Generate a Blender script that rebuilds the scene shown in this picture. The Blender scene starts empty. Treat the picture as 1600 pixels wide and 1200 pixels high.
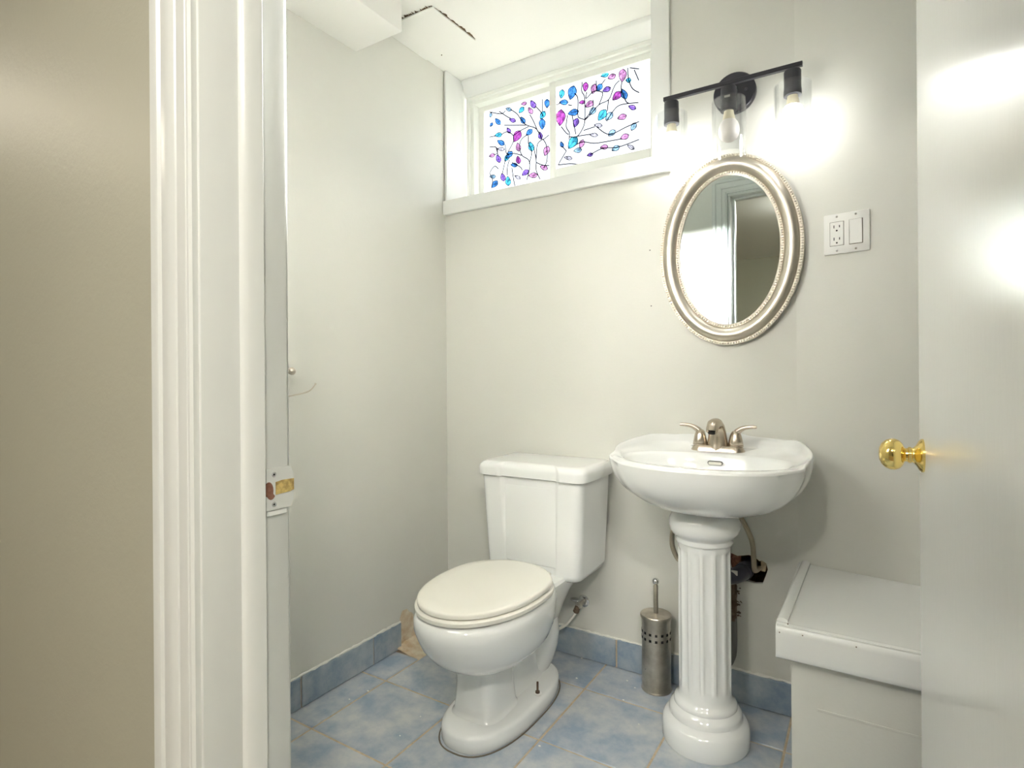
import bpy, bmesh, math, random
from mathutils import Vector, Matrix, geometry
random.seed(7)
S = bpy.context.scene
COL = S.collection
PI = math.pi

# ------------------------------------------------------------------ camera
FPX, YAW, Y0, ROLL, CAMZ = 888.0, 0.5592, 583.0, 0.0074, 1.04
_c, _s = math.cos(YAW), math.sin(YAW)
r0 = Vector((_c, _s, 0)); FW = Vector((-_s, _c, 0)); Z = Vector((0, 0, 1))
RT = r0*math.cos(ROLL) - Z*math.sin(ROLL)
UP = Z*math.cos(ROLL) + r0*math.sin(ROLL)
CAMP = Vector((0, 0, CAMZ))
cd = bpy.data.cameras.new('camera'); cam = bpy.data.objects.new('camera', cd); COL.objects.link(cam)
cd.sensor_width = 36; cd.lens = FPX/1600*36; cd.shift_y = -(600-Y0)/1600; cd.clip_start = 0.02
m = Matrix.Identity(4)
for i in range(3):
    m[i][0] = RT[i]; m[i][1] = UP[i]; m[i][2] = -FW[i]; m[i][3] = CAMP[i]
cam.matrix_world = m
S.camera = cam

def on(px, py, **k):
    """point where the sight line of a photo pixel meets the plane x=, y= or z="""
    d = FW + RT*((px-800)/FPX) - UP*((py-Y0)/FPX)
    (a, v), = k.items(); i = 'xyz'.index(a)
    return CAMP + d*((v-CAMP[i])/d[i])

# ------------------------------------------------------------------ sky, sun, exposure
W = bpy.data.worlds.new('sky'); S.world = W; W.use_nodes = True
nt = W.node_tree; bg = nt.nodes['Background']
bg.inputs['Color'].default_value = (0.86, 0.93, 1.0, 1); bg.inputs['Strength'].default_value = 0.75
sd = bpy.data.lights.new('sun', 'SUN'); sun = bpy.data.objects.new('sun', sd); COL.objects.link(sun)
sd.energy = 48.0; sd.angle = math.radians(10); sd.color = (1.0, 0.97, 0.92)
sun.rotation_euler = Vector((0.34, -1.53, -0.49)).to_track_quat('-Z', 'Y').to_euler()
sun.location = (-2, 6, 4)
vs = S.view_settings
vs.view_transform = 'Standard'; vs.look = 'None'; vs.gamma = 1; vs.use_curve_mapping = False
vs.exposure = 1.74
BULB = 10.5
HALL = 56.0

# ------------------------------------------------------------------ materials
def lin(c):
    return tuple(((v/255)/12.92 if v/255 <= .04045 else ((v/255+.055)/1.055)**2.4) for v in c)
class NT:
    def __init__(s, name):
        s.m = bpy.data.materials.new(name); s.m.use_nodes = True
        s.t = s.m.node_tree; s.t.nodes.clear()
        s.out = s.n('ShaderNodeOutputMaterial')
    def n(s, typ, **kw):
        nd = s.t.nodes.new(typ)
        for k, v in kw.items(): setattr(nd, k, v)
        return nd
    def l(s, a, b): s.t.links.new(a, b)
def pbr(name, col, rough=.5, metal=0, coat=0, bump=0, bscale=60, var=0, vscale=4, spec=.5, col2=None, rvar=0, stretch=None, rnd=0):
    """principled paint with faint colour mottling and fine relief"""
    k = NT(name); p = k.n('ShaderNodeBsdfPrincipled'); k.l(p.outputs[0], k.out.inputs[0])
    c = lin(col); p.inputs['Roughness'].default_value = rough; p.inputs['Metallic'].default_value = metal
    p.inputs['Coat Weight'].default_value = coat; p.inputs['Coat Roughness'].default_value = .06
    p.inputs['Specular IOR Level'].default_value = spec
    p.inputs['Base Color'].default_value = (*c, 1)
    tc = k.n('ShaderNodeTexCoord'); src = tc.outputs['Object']
    if stretch:
        mp = k.n('ShaderNodeMapping'); mp.inputs['Scale'].default_value = stretch; k.l(src, mp.inputs[0]); src = mp.outputs[0]
    if rnd:
        oi = k.n('ShaderNodeObjectInfo'); ml = k.n('ShaderNodeMath', operation='MULTIPLY'); ml.inputs[1].default_value = rnd
        k.l(oi.outputs['Random'], ml.inputs[0]); ad = k.n('ShaderNodeVectorMath', operation='ADD')
        k.l(src, ad.inputs[0]); k.l(ml.outputs[0], ad.inputs[1]); src = ad.outputs[0]
    if var or col2:
        nz = k.n('ShaderNodeTexNoise'); nz.inputs['Scale'].default_value = vscale; nz.inputs['Detail'].default_value = 6
        nz.inputs['Roughness'].default_value = .62
        k.l(src, nz.inputs['Vector'])
        cr = k.n('ShaderNodeValToRGB'); e = cr.color_ramp.elements
        c2 = lin(col2) if col2 else tuple(min(1, v*(1+var)) for v in c)
        c1 = c if col2 else tuple(v*(1-var) for v in c)
        e[0].position = .35; e[0].color = (*c1, 1); e[1].position = .66; e[1].color = (*c2, 1)
        k.l(nz.outputs['Fac'], cr.inputs[0]); k.l(cr.outputs[0], p.inputs['Base Color'])
        if rvar:
            mr = k.n('ShaderNodeMapRange'); mr.inputs['To Min'].default_value = rough-rvar; mr.inputs['To Max'].default_value = rough+rvar
            k.l(nz.outputs['Fac'], mr.inputs[0]); k.l(mr.outputs[0], p.inputs['Roughness'])
    if bump:
        nb = k.n('ShaderNodeTexNoise'); nb.inputs['Scale'].default_value = bscale; nb.inputs['Detail'].default_value = 4
        k.l(src, nb.inputs['Vector']); bp = k.n('ShaderNodeBump'); bp.inputs['Strength'].default_value = bump
        bp.inputs['Distance'].default_value = .004
        k.l(nb.outputs['Fac'], bp.inputs['Height']); k.l(bp.outputs[0], p.inputs['Normal'])
    return k.m
def thin_glass(name, tint=(1, 1, 1), gl=.05):
    k = NT(name); tr = k.n('ShaderNodeBsdfTransparent'); tr.inputs[0].default_value = (*tint, 1)
    g = k.n('ShaderNodeBsdfGlossy'); g.inputs['Roughness'].default_value = .03
    lw = k.n('ShaderNodeLayerWeight'); lw.inputs['Blend'].default_value = .5
    pw = k.n('ShaderNodeMath', operation='POWER'); pw.inputs[1].default_value = 4; k.l(lw.outputs['Facing'], pw.inputs[0])
    ma = k.n('ShaderNodeMath', operation='MULTIPLY_ADD'); ma.inputs[1].default_value = .6; ma.inputs[2].default_value = gl; k.l(pw.outputs[0], ma.inputs[0])
    mx = k.n('ShaderNodeMixShader'); k.l(ma.outputs[0], mx.inputs[0])
    k.l(tr.outputs[0], mx.inputs[1]); k.l(g.outputs[0], mx.inputs[2]); k.l(mx.outputs[0], k.out.inputs[0])
    return k.m
def stain(name, col, var=.5):
    """transparent ink of the printed window film"""
    k = NT(name); tr = k.n('ShaderNodeBsdfTransparent'); k.l(tr.outputs[0], k.out.inputs[0])
    nz = k.n('ShaderNodeTexNoise'); nz.inputs['Scale'].default_value = 70; nz.inputs['Detail'].default_value = 3
    tc = k.n('ShaderNodeTexCoord'); k.l(tc.outputs['Object'], nz.inputs['Vector'])
    cr = k.n('ShaderNodeValToRGB'); e = cr.color_ramp.elements
    e[0].position = .35; e[0].color = (*[v*(1-var) for v in col], 1); e[1].position = .68; e[1].color = (*[min(1, v*(1+2.2*var)) for v in col], 1)
    k.l(nz.outputs['Fac'], cr.inputs[0]); k.l(cr.outputs[0], tr.inputs[0])
    return k.m
def emit(name, col, st):
    k = NT(name); e = k.n('ShaderNodeEmission'); e.inputs[0].default_value = (*col, 1); e.inputs[1].default_value = st
    k.l(e.outputs[0], k.out.inputs[0]); return k.m

M = {}
M['wall'] = pbr('wall_paint', (221, 221, 213), .40, bump=.10, bscale=110, var=.012, vscale=3)
M['wall_dim'] = pbr('wall_paint_dimmed', (176, 175, 158), .46, bump=.10, bscale=110, var=.012, vscale=3)  # same wall paint, darkened and warmed to stand for dimmer hall light
M['ceil'] = pbr('ceiling_paint', (240, 240, 234), .6, bump=.12, bscale=60)
M['white'] = pbr('white_trim_paint', (236, 238, 235), .25, bump=.05, bscale=45)
M['jamb'] = pbr('door_frame_paint', (214, 217, 213), .28, bump=.10, bscale=30, stretch=(1, 1, .15))
M['door'] = pbr('door_gloss_paint', (236, 238, 235), .20, bump=.025, bscale=70, stretch=(1, 1, .35))
M['vinyl'] = pbr('window_vinyl', (236, 238, 232), .35)
M['porc'] = pbr('porcelain', (243, 245, 243), .10, coat=.6)
M['seat'] = pbr('seat_plastic', (242, 240, 230), .22)
M['tile'] = pbr('slate_blue_tile', (150, 167, 186), .40, col2=(200, 203, 204), vscale=11, bump=.35, bscale=38, rnd=37)
M['btile'] = pbr('slate_blue_skirting_tile', (130, 150, 170), .42, col2=(178, 186, 190), vscale=12, bump=.35, bscale=38, rnd=53)
M['grout'] = pbr('grout', (200, 184, 158), .9, bump=.5, bscale=160, var=.18, vscale=25)
M['mortar'] = pbr('exposed_mortar', (228, 220, 198), .95, bump=.9, bscale=70, col2=(205, 180, 146), vscale=22)
M['caulk'] = pbr('painted_caulk', (238, 238, 230), .6, bump=.5, bscale=120)
M['nickel'] = pbr('brushed_nickel', (200, 188, 172), .26, metal=1, bump=.02, bscale=200)
M['champ'] = pbr('champagne_metal', (212, 205, 192), .40, metal=1)
M['steel'] = pbr('stained_steel', (212, 206, 194), .30, metal=1, col2=(172, 164, 150), vscale=16, rvar=.08)
M['chrome'] = pbr('chrome', (220, 220, 220), .12, metal=1)
M['brass'] = pbr('polished_brass', (250, 222, 140), .10, metal=1)
M['black'] = pbr('matte_black_metal', (44, 44, 52), .42, spec=.6)
M['bulbbase'] = pbr('bulb_collar', (226, 218, 190), .5)
M['bulboff'] = pbr('unlit_bulb', (246, 240, 236), .35)
M['bulbon'] = emit('lit_bulb', (1.0, .985, .96), BULB)
M['shade'] = thin_glass('clear_shade_glass', (.965, .97, .97))
M['pane'] = thin_glass('window_glass', (.97, .97, .97))
M['mirror'] = pbr('mirror_silver', (214, 222, 220), .0, metal=1)
M['dark'] = pbr('dark_void', (24, 22, 20), .9)
M['crack'] = pbr('crack_shadow', (62, 48, 34), .95, col2=(130, 108, 80), vscale=60)
M['gap'] = pbr('grey_brown_gap', (120, 112, 98), .9)  # even grey-brown for plate gaps, toilet base line and small marks
M['rust'] = pbr('rusty_scale', (120, 104, 88), .85, metal=.2, col2=(84, 62, 46), vscale=40, bump=.9, bscale=80)
M['abs'] = pbr('black_drain_plastic', (62, 62, 74), .35)
M['label'] = pbr('pipe_label', (206, 204, 196), .6)
M['hose'] = pbr('braided_hose', (176, 166, 146), .38, metal=.85, bump=.7, bscale=500)
M['brownhole'] = pbr('raw_mortise', (112, 70, 52), .9, col2=(150, 110, 90), vscale=90)
M['brasswood'] = pbr('chipped_wood', (214, 190, 120), .7, col2=(150, 126, 74), vscale=120)
M['plastic'] = pbr('white_plastic', (240, 240, 236), .28)
M['grey'] = pbr('grey_pipe', (112, 112, 108), .6)
M['soil'] = pbr('garden_soil', (66, 68, 60), .9, var=.2, vscale=3)
M['hallfloor'] = pbr('hall_floor', (128, 112, 92), .5, var=.1, vscale=6)
M['lamp'] = emit('fill_lamp_glass', (1.0, .95, .88), HALL*.75)  # unseen lamp added to fill the lower room through the doorway
M['lamp2'] = emit('dim_hall_lamp_glass', (1.0, .90, .74), HALL*.25)
M['lamp3'] = emit('bright_fill_lamp_glass', (1.0, .95, .88), HALL*1.0)  # unseen lamp added to brighten the jamb and left wall
INK = {'b': (.020, .075, .190), 'c': (.025, .150, .210), 'p': (.085, .045, .180), 'm': (.135, .025, .125), 'k': (.190, .085, .160), 'l': (.10, .16, .21), 'o': (.17, .16, .18)}
for a, c in INK.items(): M['ink_'+a] = stain('film_ink_'+a, [min(1, v*2.3) for v in c])
M['ink_line'] = stain('film_ink_line', (.012, .009, .016), .2)

# ------------------------------------------------------------------ mesh building
class B:
    def __init__(s): s.v = []; s.f = []
    def add(s, v, f):
        o = len(s.v); s.v += [Vector(p) for p in v]; s.f += [[i+o for i in q] for q in f]; return s
    def box(s, x0, x1, y0, y1, z0, z1):
        v = [(x, y, z) for z in (z0, z1) for y in (y0, y1) for x in (x0, x1)]
        return s.add(v, [(0, 2, 3, 1), (4, 5, 7, 6), (0, 1, 5, 4), (2, 6, 7, 3), (0, 4, 6, 2), (1, 3, 7, 5)])
    def rbox(s, x0, x1, y0, y1, z0, z1, r=.004, seg=2):
        bm = bmesh.new(); bmesh.ops.create_cube(bm, size=1)
        for v in bm.verts: v.co = Vector(((x0+x1)/2+v.co.x*(x1-x0), (y0+y1)/2+v.co.y*(y1-y0), (z0+z1)/2+v.co.z*(z1-z0)))
        bmesh.ops.bevel(bm, geom=list(bm.edges), offset=r, segments=seg, affect='EDGES', profile=.5)
        bm.verts.index_update(); s.add([v.co.copy() for v in bm.verts], [[v.index for v in f.verts] for f in bm.faces]); bm.free(); return s
    def loft(s, rings, close=True, cap0=True, cap1=True):
        n = len(rings[0]); v = [p for r in rings for p in r]; f = []
        for i in range(len(rings)-1):
            for j in range(n if close else n-1):
                k = (j+1) % n
                f.append((i*n+j, i*n+k, (i+1)*n+k, (i+1)*n+j))
        if cap0: f.append(tuple(reversed(range(n))))
        if cap1: f.append(tuple(range((len(rings)-1)*n, len(rings)*n)))
        return s.add(v, f)
    def lathe(s, prof, c=(0, 0, 0), axis='z', n=32, cap0=True, cap1=True, d=None):
        """prof: (radius, height along axis)"""
        c = Vector(c); a = Vector(d).normalized() if d is not None else {'x': Vector((1, 0, 0)), 'y': Vector((0, 1, 0)), 'z': Vector((0, 0, 1))}[axis]
        u = a.orthogonal().normalized(); w = a.cross(u)
        return s.loft([[c+a*h+(u*math.cos(2*PI*j/n)+w*math.sin(2*PI*j/n))*r for j in range(n)] for r, h in prof], True, cap0, cap1)
    def tube(s, pts, r, n=12, sub=6, flat=None):
        pts = [Vector(p) for p in pts]
        rr = r if isinstance(r, (list, tuple)) else [r]*len(pts)
        if sub > 1 and len(pts) > 2:
            q = []; qr = []
            for i in range(len(pts)-1):
                p0 = pts[max(i-1, 0)]; p1 = pts[i]; p2 = pts[i+1]; p3 = pts[min(i+2, len(pts)-1)]
                for k in range(sub):
                    t = k/sub
                    q.append(.5*((2*p1)+(p2-p0)*t+(2*p0-5*p1+4*p2-p3)*t*t+(3*p1-p0-3*p2+p3)*t**3)); qr.append(rr[i]+(rr[i+1]-rr[i])*t)
            q.append(pts[-1]); qr.append(rr[-1]); pts, rr = q, qr
        rings = []; u = None
        for i, p in enumerate(pts):
            t = (pts[min(i+1, len(pts)-1)]-pts[max(i-1, 0)]).normalized()
            if u is None: u = t.orthogonal().normalized()
            u = (u-t*u.dot(t)).normalized(); w = t.cross(u)
            rings.append([p+(u*math.cos(2*PI*j/n)+w*math.sin(2*PI*j/n))*rr[i] for j in range(n)])
        return s.loft(rings)
    def sphere(s, c, r, n=16, k=10, sc=(1, 1, 1)):
        c = Vector(c); rings = []
        for i in range(1, k):
            a = PI*i/k; rings.append([c+Vector((r*sc[0]*math.sin(a)*math.cos(2*PI*j/n), r*sc[1]*math.sin(a)*math.sin(2*PI*j/n), -r*sc[2]*math.cos(a))) for j in range(n)])
        return s.loft(rings)
    def prism(s, poly, holes, axis, a0, a1):
        """2D outline with holes, drawn out along an axis ('y': poly is (x,z); 'z': poly is (x,y); 'x': poly is (y,z))"""
        def P(p, h): return {'y': (p[0], h, p[1]), 'z': (p[0], p[1], h), 'x': (h, p[0], p[1])}[axis]
        loops = [poly]+list(holes); flat = [p for l in loops for p in l]
        tri = geometry.tessellate_polygon([[Vector((p[0], p[1], 0)) for p in l] for l in loops])
        n = len(flat); v = [P(p, a0) for p in flat]+[P(p, a1) for p in flat]
        f = [tuple(t) for t in tri]+[tuple(i+n for i in reversed(t)) for t in tri]
        o = 0
        for l in loops:
            m_ = len(l)
            for i in range(m_): j = (i+1) % m_; f.append((o+i, o+j, o+j+n, o+i+n))
            o += m_
        return s.add(v, f)
    def disp(s, amp, seed=0):
        rg = random.Random(seed)
        for v in s.v: v += Vector((rg.uniform(-1, 1), rg.uniform(-1, 1), rg.uniform(-1, 1)))*amp
        return s
    def build(s, name, mat, parent=None, smooth=35, origin=None):
        o_ = Vector((0, 0, 0))
        if parent is not None: o_ = Vector(parent.get('_o', (0, 0, 0)))
        if origin is not None: o_ = Vector(origin)
        me = bpy.data.meshes.new(name); me.from_pydata([v-o_ for v in s.v], [], s.f)
        bm = bmesh.new(); bm.from_mesh(me); bmesh.ops.recalc_face_normals(bm, faces=bm.faces); bm.to_mesh(me); bm.free()
        me.materials.append(M[mat] if isinstance(mat, str) else mat)
        if smooth:
            me.shade_smooth(); me.set_sharp_from_angle(angle=math.radians(smooth))
        ob = bpy.data.objects.new(name, me); COL.objects.link(ob)
        ob['_o'] = tuple(o_)
        if parent is not None: ob.parent = parent
        elif origin is not None: ob.location = o_
        return ob
def tag(o, label, cat, group=None):
    o['label'] = label; o['category'] = cat
    if group: o['group'] = group
    return o
def struct(o, label, cat):
    o['kind'] = 'structure'; o['label'] = label; o['category'] = cat; return o
def thing(name, label, cat, loc, rotz=0, local=False, kind=None):
    o = bpy.data.objects.new(name, None); COL.objects.link(o); o.location = loc; o.rotation_euler = (0, 0, rotz)
    o.empty_display_size = .05
    o['label'] = label; o['category'] = cat; o['_o'] = (0, 0, 0) if local else tuple(loc)
    if kind: o['kind'] = kind
    return o

# ------------------------------------------------------------------ the room
XL, YB, ZC = -1.513, 1.896, 2.318          # left wall, back wall, ceiling
YD0, YD1 = 0.396, 0.516                    # hall face and room face of the doorway wall
XJ, XD = -0.700, 0.104                     # doorway: strike jamb face, open door face
XR = 0.95                                  # right wall
BX, BA = -0.18, math.radians(9)            # the back wall bends here towards the room
HX0, HX1, HY = -4.2, 1.7, -3.1             # hall
def bend_y(x): return YB-(x-BX)*math.tan(BA)

# garden level outside the basement window
go = B().box(-12, 12, YB+.22, 26, 1.5, 1.62).build('ground_outside', 'soil', smooth=0); struct(go, 'garden ground outside the basement window', 'ground')
# floor: grout bed and tiles
fl = B().box(XL-.1, XR+.1, YD0, YB+.25, -.05, -.003).build('floor', 'grout', smooth=0)
struct(fl, 'floor of square slate-blue ceramic tiles with beige grout', 'floor')
gx = [-.797+.2985*k for k in range(-3, 7)]; gy = [1.405+.304*k for k in range(-4, 3)]
def tile_mesh(x0, x1, y0, y1, c=.0022, h=.008):
    b = B(); b.loft([[(x0, y0, -h), (x1, y0, -h), (x1, y1, -h), (x0, y1, -h)], [(x0, y0, -c), (x1, y0, -c), (x1, y1, -c), (x0, y1, -c)],
                     [(x0+c, y0+c, 0), (x1-c, y0+c, 0), (x1-c, y1-c, 0), (x0+c, y1-c, 0)]]); return b
full = None; G = .0033
for i in range(len(gx)-1):
    for j in range(len(gy)-1):
        x0, x1, y0, y1 = gx[i], gx[i+1], gy[j], gy[j+1]
        cx0, cx1, cy0, cy1 = max(x0, XL), min(x1, XR), max(y0, YD0), min(y1, YB)
        if cx1-cx0 < .02 or cy1-cy0 < .02: continue
        if i == 0 and j == 4: cy1 = 1.575          # broken off in front of the corner
        if i == 0 and j == 5: continue
        whole = cx0 == x0 and cx1 == x1 and cy0 == y0 and cy1 == y1
        if whole and full:
            t = full.copy(); COL.objects.link(t); t.parent = fl
        else:
            w, h = (cx1-cx0)/2-G, (cy1-cy0)/2-G
            t = tile_mesh(-w, w, -h, h).build('floor_tile', 'tile', fl, smooth=0)
            if whole: full = t
        t.location = ((cx0+cx1)/2, (cy0+cy1)/2, random.uniform(-.0006, .0004)); t.name = 'floor_tile'
b = B()                                            # bare mortar where the corner tile is missing
nx, ny = 12, 26
rg = random.Random(3)
for j in range(ny+1):
    for i in range(nx+1):
        x = XL+.002+(.118+rg.uniform(-.004, .004)*(i == nx))*i/nx; y = 1.572+(YB-1.576)*j/ny
        b.v.append(Vector((x, y+(rg.uniform(-.006, .004) if j == 0 else 0), -.002+rg.uniform(-.002, .003)+.018*(1-i/nx)**3)))
b.f = [(j*(nx+1)+i, j*(nx+1)+i+1, (j+1)*(nx+1)+i+1, (j+1)*(nx+1)+i) for j in range(ny) for i in range(nx)]
b.build('bare_mortar', 'mortar', fl, smooth=60)
b = B()                                            # crumbs on the floor
for px, py in ((909, 1029), (949, 1036), (980, 1064), (992, 1075), (901, 1060), (974, 1094), (575, 1080), (546, 1093), (657, 1120), (625, 1150), (998, 1132), (843, 1166)):
    p = on(px, py, z=0); b.sphere((p.x, p.y, .001), rg.uniform(.0018, .0036), 6, 4, (1.3, 1, .5))
cr = b.build('plaster_crumbs', 'caulk', fl, smooth=0); cr['kind'] = 'stuff'

# ceiling, soffit box, patch
cl = B().box(HX0-.1, HX1+.1, HY-.1, YB+.23, ZC, ZC+.08).build('ceiling', 'ceil', smooth=0)
struct(cl, 'flat white painted plaster ceiling', 'ceiling')
sf = B().rbox(XL, -1.295, YD1, 1.402, 2.168, ZC+.004, .004).build('trim_1', 'ceil'); struct(sf, 'boxed white soffit running along the top of the left wall', 'soffit')
P0, P1, P2, P3 = [on(*p, z=ZC-.004) for p in ((624, 31), (676, 11), (741, 63), (671, 92))]
x0 = XL+.001
pa = [(x0, 1.525), (P1.x, 1.532), (P2.x+.004, P2.y), (P2.x-.1, 1.775), (x0, 1.778)]
pt = B().prism(pa, [], 'z', ZC-.006, ZC+.002).build('ceiling_patch', 'ceil', cl, smooth=0); pt['label'] = 'square repair panel let into the ceiling'
def ragged(pts, w0, w1, seed, z, th=.0015, n=26):
    rg = random.Random(seed); L = []; R = []
    for k in range(len(pts)-1):
        a, c = Vector((*pts[k], 0)), Vector((*pts[k+1], 0)); d = (c-a).normalized(); nn = Vector((-d.y, d.x, 0))
        for i in range(n):
            p = a.lerp(c, i/n); env = min(1, (i+1)/5, (n-i)/6) if True else 1
            L.append(p+nn*(rg.uniform(w0, w1)*env)); R.append(p-nn*.001)
    b = B(); m_ = len(L); b.v = [Vector((p.x, p.y, z)) for p in L]+[Vector((p.x, p.y, z)) for p in R]
    b.f = [(i, i+1, m_+i+1, m_+i) for i in range(m_-1)]; return b
b = ragged([(P2.x+.004, P2.y), (P1.x, 1.532)], .002, .011, 5, ZC-.0012); b.build('crack', 'crack', pt, smooth=0)
b = ragged([(P1.x, 1.532), (-1.42, 1.527)], -.001, .016, 8, ZC-.0012, n=40); b.build('crack', 'crack', pt, smooth=0)
B().sphere(on(690, 86, z=ZC-.006), .0025, 8, 5).build('nail_head', 'gap', pt)

# walls
wl = B().box(XL-.1, XL, YD0, YB+.23, -.05, ZC).build('wall_left', 'wall', smooth=0); struct(wl, 'plain pale greige painted wall beside the toilet', 'wall')
WX0, WX1, WZ0 = -1.508, -.613, 1.765               # window recess
hole = [(-.372, .464), (-.352, .458), (-.318, .466), (-.300, .462), (-.288, .452), (-.279, .455), (-.268, .448), (-.264, .43), (-.270, .41), (-.279, .384), (-.30, .381), (-.33, .385), (-.352, .392), (-.369, .40), (-.375, .43)]
wb = B().prism([(XL, -.05), (BX+.02, -.05), (BX+.02, ZC), (WX1, ZC), (WX1, WZ0), (WX0, WZ0), (WX0, ZC), (XL, ZC)], [hole], 'y', YB, YB+.012)
wb = wb.build('wall_back', 'wall', smooth=0); struct(wb, 'greige painted wall with the window recess and a ragged pipe hole', 'wall')
B().prism([(XL, -.05), (BX+.02, -.05), (BX+.02, ZC), (WX1, ZC), (WX1, WZ0), (WX0, WZ0), (WX0, ZC), (XL, ZC)], [[(-.42, .33), (-.22, .33), (-.22, .52), (-.42, .52)]], 'y', YB+.012, YB+.22).build('wall_core', 'dark', wb, smooth=0)
B().box(-.43, -.21, YB+.16, YB+.17, .32, .53).build('hole_back', 'crack', wb, smooth=0)
B().box(-.374, -.345, YB+.006, YB+.02, .405, .468).disp(.004, 2).build('torn_board', 'brownhole', wb, smooth=0)
B().box(-.282, -.270, YB+.014, YB+.02, .420, .452).disp(.005, 4).build('torn_board', 'mortar', wb, smooth=0)
xe = XR+.1
w2 = B().prism([(BX, YB), (xe, bend_y(xe)), (xe, bend_y(xe)+.3), (BX, YB+.22)], [], 'z', -.05, ZC).build('wall_back_bend', 'wall', smooth=0)
struct(w2, 'slightly angled stretch of greige wall carrying the switch plate', 'wall')
wr = B().box(XR, XR+.1, YD0, YB, -.05, ZC).build('wall_right', 'wall', smooth=0); struct(wr, 'greige side wall behind the open door', 'wall')
DH = 1.995
wf = B().prism([(HX0, -.05), (XJ-.016, -.05), (XJ-.016, DH+.016), (XD+.018, DH+.016), (XD+.018, -.05), (HX1, -.05), (HX1, ZC), (HX0, ZC)], [], 'y', YD0, YD1)
wf = wf.build('wall_front', 'wall_dim', smooth=0); struct(wf, 'greige hall wall around the bathroom doorway, colour dimmed for hall light', 'wall')
# thin coat of undimmed wall paint on the bathroom side of the doorway wall
B().prism([(XL, 0), (XJ-.016, 0), (XJ-.016, DH+.016), (XD+.018, DH+.016), (XD+.018, 0), (XR, 0), (XR, ZC), (XL, ZC)], [], 'y', YD1-.0005, YD1+.001).build('room_side_skim', 'wall', wf, smooth=0)
# hall behind the camera
hf = B().box(HX0, HX1, HY, YD0, -.05, -.004).build('hall_floor', 'hallfloor', smooth=0); struct(hf, 'brown hall floor', 'floor')
w = B().box(HX0-.1, HX0, HY, YD1, -.05, ZC).build('wall_hall_left', 'wall_dim', smooth=0); struct(w, 'dimmed greige end wall of the hall', 'wall')
w = B().box(HX1, HX1+.1, HY, YD1, -.05, ZC).build('wall_hall_right', 'wall_dim', smooth=0); struct(w, 'dimmed greige side wall of the hall', 'wall')
w = B().prism([(HX0, -.05), (-1.08, -.05), (-1.08, 2.17), (.3, 1.25), (.3, -.05), (HX1, -.05), (HX1, ZC), (HX0, ZC)], [], 'y', HY-.1, HY).build('wall_hall_back', 'wall_dim', smooth=0)
struct(w, 'far hall wall with a dark sloping stair opening', 'wall')
B().prism([(-1.3, -.05), (.5, -.05), (.5, 2.2), (-1.3, 2.2)], [], 'y', HY-.9, HY-.85).build('stair_recess', 'grey', w, smooth=0)
B().box(-1.3, -1.25, HY-.9, HY-.1, -.05, 2.2).box(.45, .5, HY-.9, HY-.1, -.05, 2.2).box(-1.3, .5, HY-.9, HY-.1, 2.17, 2.22).box(-1.3, .5, HY-.9, HY-.1, -.05, -.01).build('stair_recess_side', 'grey', w, smooth=0)

# skirting tiles
bl = B().box(XL, XL+.006, YD1, 1.60, 0, .095).build('baseboard_left', 'grout', smooth=0); struct(bl, 'row of slate-blue skirting tiles along the left wall', 'skirting')
ys = [YD1, .539, .845, 1.150, 1.457, 1.600]
for a, c in zip(ys, ys[1:]):
    B().rbox(XL+.002, XL+.012, a+.003, c-.003, .002, .098, .0018, 1).build('skirting_tile', 'btile', bl, smooth=0)
def caulk_line(pts, r, seed):
    rg = random.Random(seed); b = B(); P = [Vector(p) for p in pts]; q = []
    for a, c in zip(P, P[1:]):
        n = max(2, int((c-a).length/.012))
        q += [a.lerp(c, i/n)+Vector((0, 0, rg.uniform(-.0015, .0015))) for i in range(n)]
    q.append(P[-1]); b.tube(q, [r*rg.uniform(.6, 1.35) for _ in q], 7, 1); return b
caulk_line([(XL+.006, YD1+.01, .099), (XL+.006, 1.598, .101)], .0045, 1).build('caulk', 'caulk', bl)
bb = B().box(-1.36, BX-.004, YB-.006, YB, 0, .095).build('baseboard_back', 'grout', smooth=0); struct(bb, 'row of slate-blue skirting tiles along the wall behind toilet and sink', 'skirting')
xs = [-1.36, -1.061, -.756, -.451, BX-.004]
for k, (a, c) in enumerate(zip(xs, xs[1:])):
    B().rbox(a+.0035, c-.0035, YB-.012, YB-.002, .002, .099, .0018, 1).build('skirting_tile', 'btile', bb, smooth=0)
caulk_line([(-1.36, YB-.005, .101), (-.9, YB-.005, .1), (BX-.006, YB-.005, .102)], .0042, 2).build('caulk', 'caulk', bb)
b = B(); rg = random.Random(11)                    # broken plaster where the skirting is missing in the corner
ny, nz = 22, 9
for j in range(nz+1):
    for i in range(ny+1):
        top = .115+.03*math.sin(i*.7)*math.exp(-i/12)
        b.v.append(Vector((XL+.001+rg.uniform(0, .0035)*(j < nz), 1.600+(YB-1.602)*i/ny, (top+rg.uniform(-.006, .006))*j/nz)))
b.f = [(j*(ny+1)+i, j*(ny+1)+i+1, (j+1)*(ny+1)+i+1, (j+1)*(ny+1)+i) for j in range(nz) for i in range(ny)]
b.build('broken_plaster', 'mortar', wl, smooth=50)
b = B()
for px, py in ((637, 1001), (640, 1007)): b.sphere(on(px, py, x=XL+.004), .004, 8, 5, (.4, 1, 1))
b.build('rust_spot', 'rust', wl)

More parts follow.
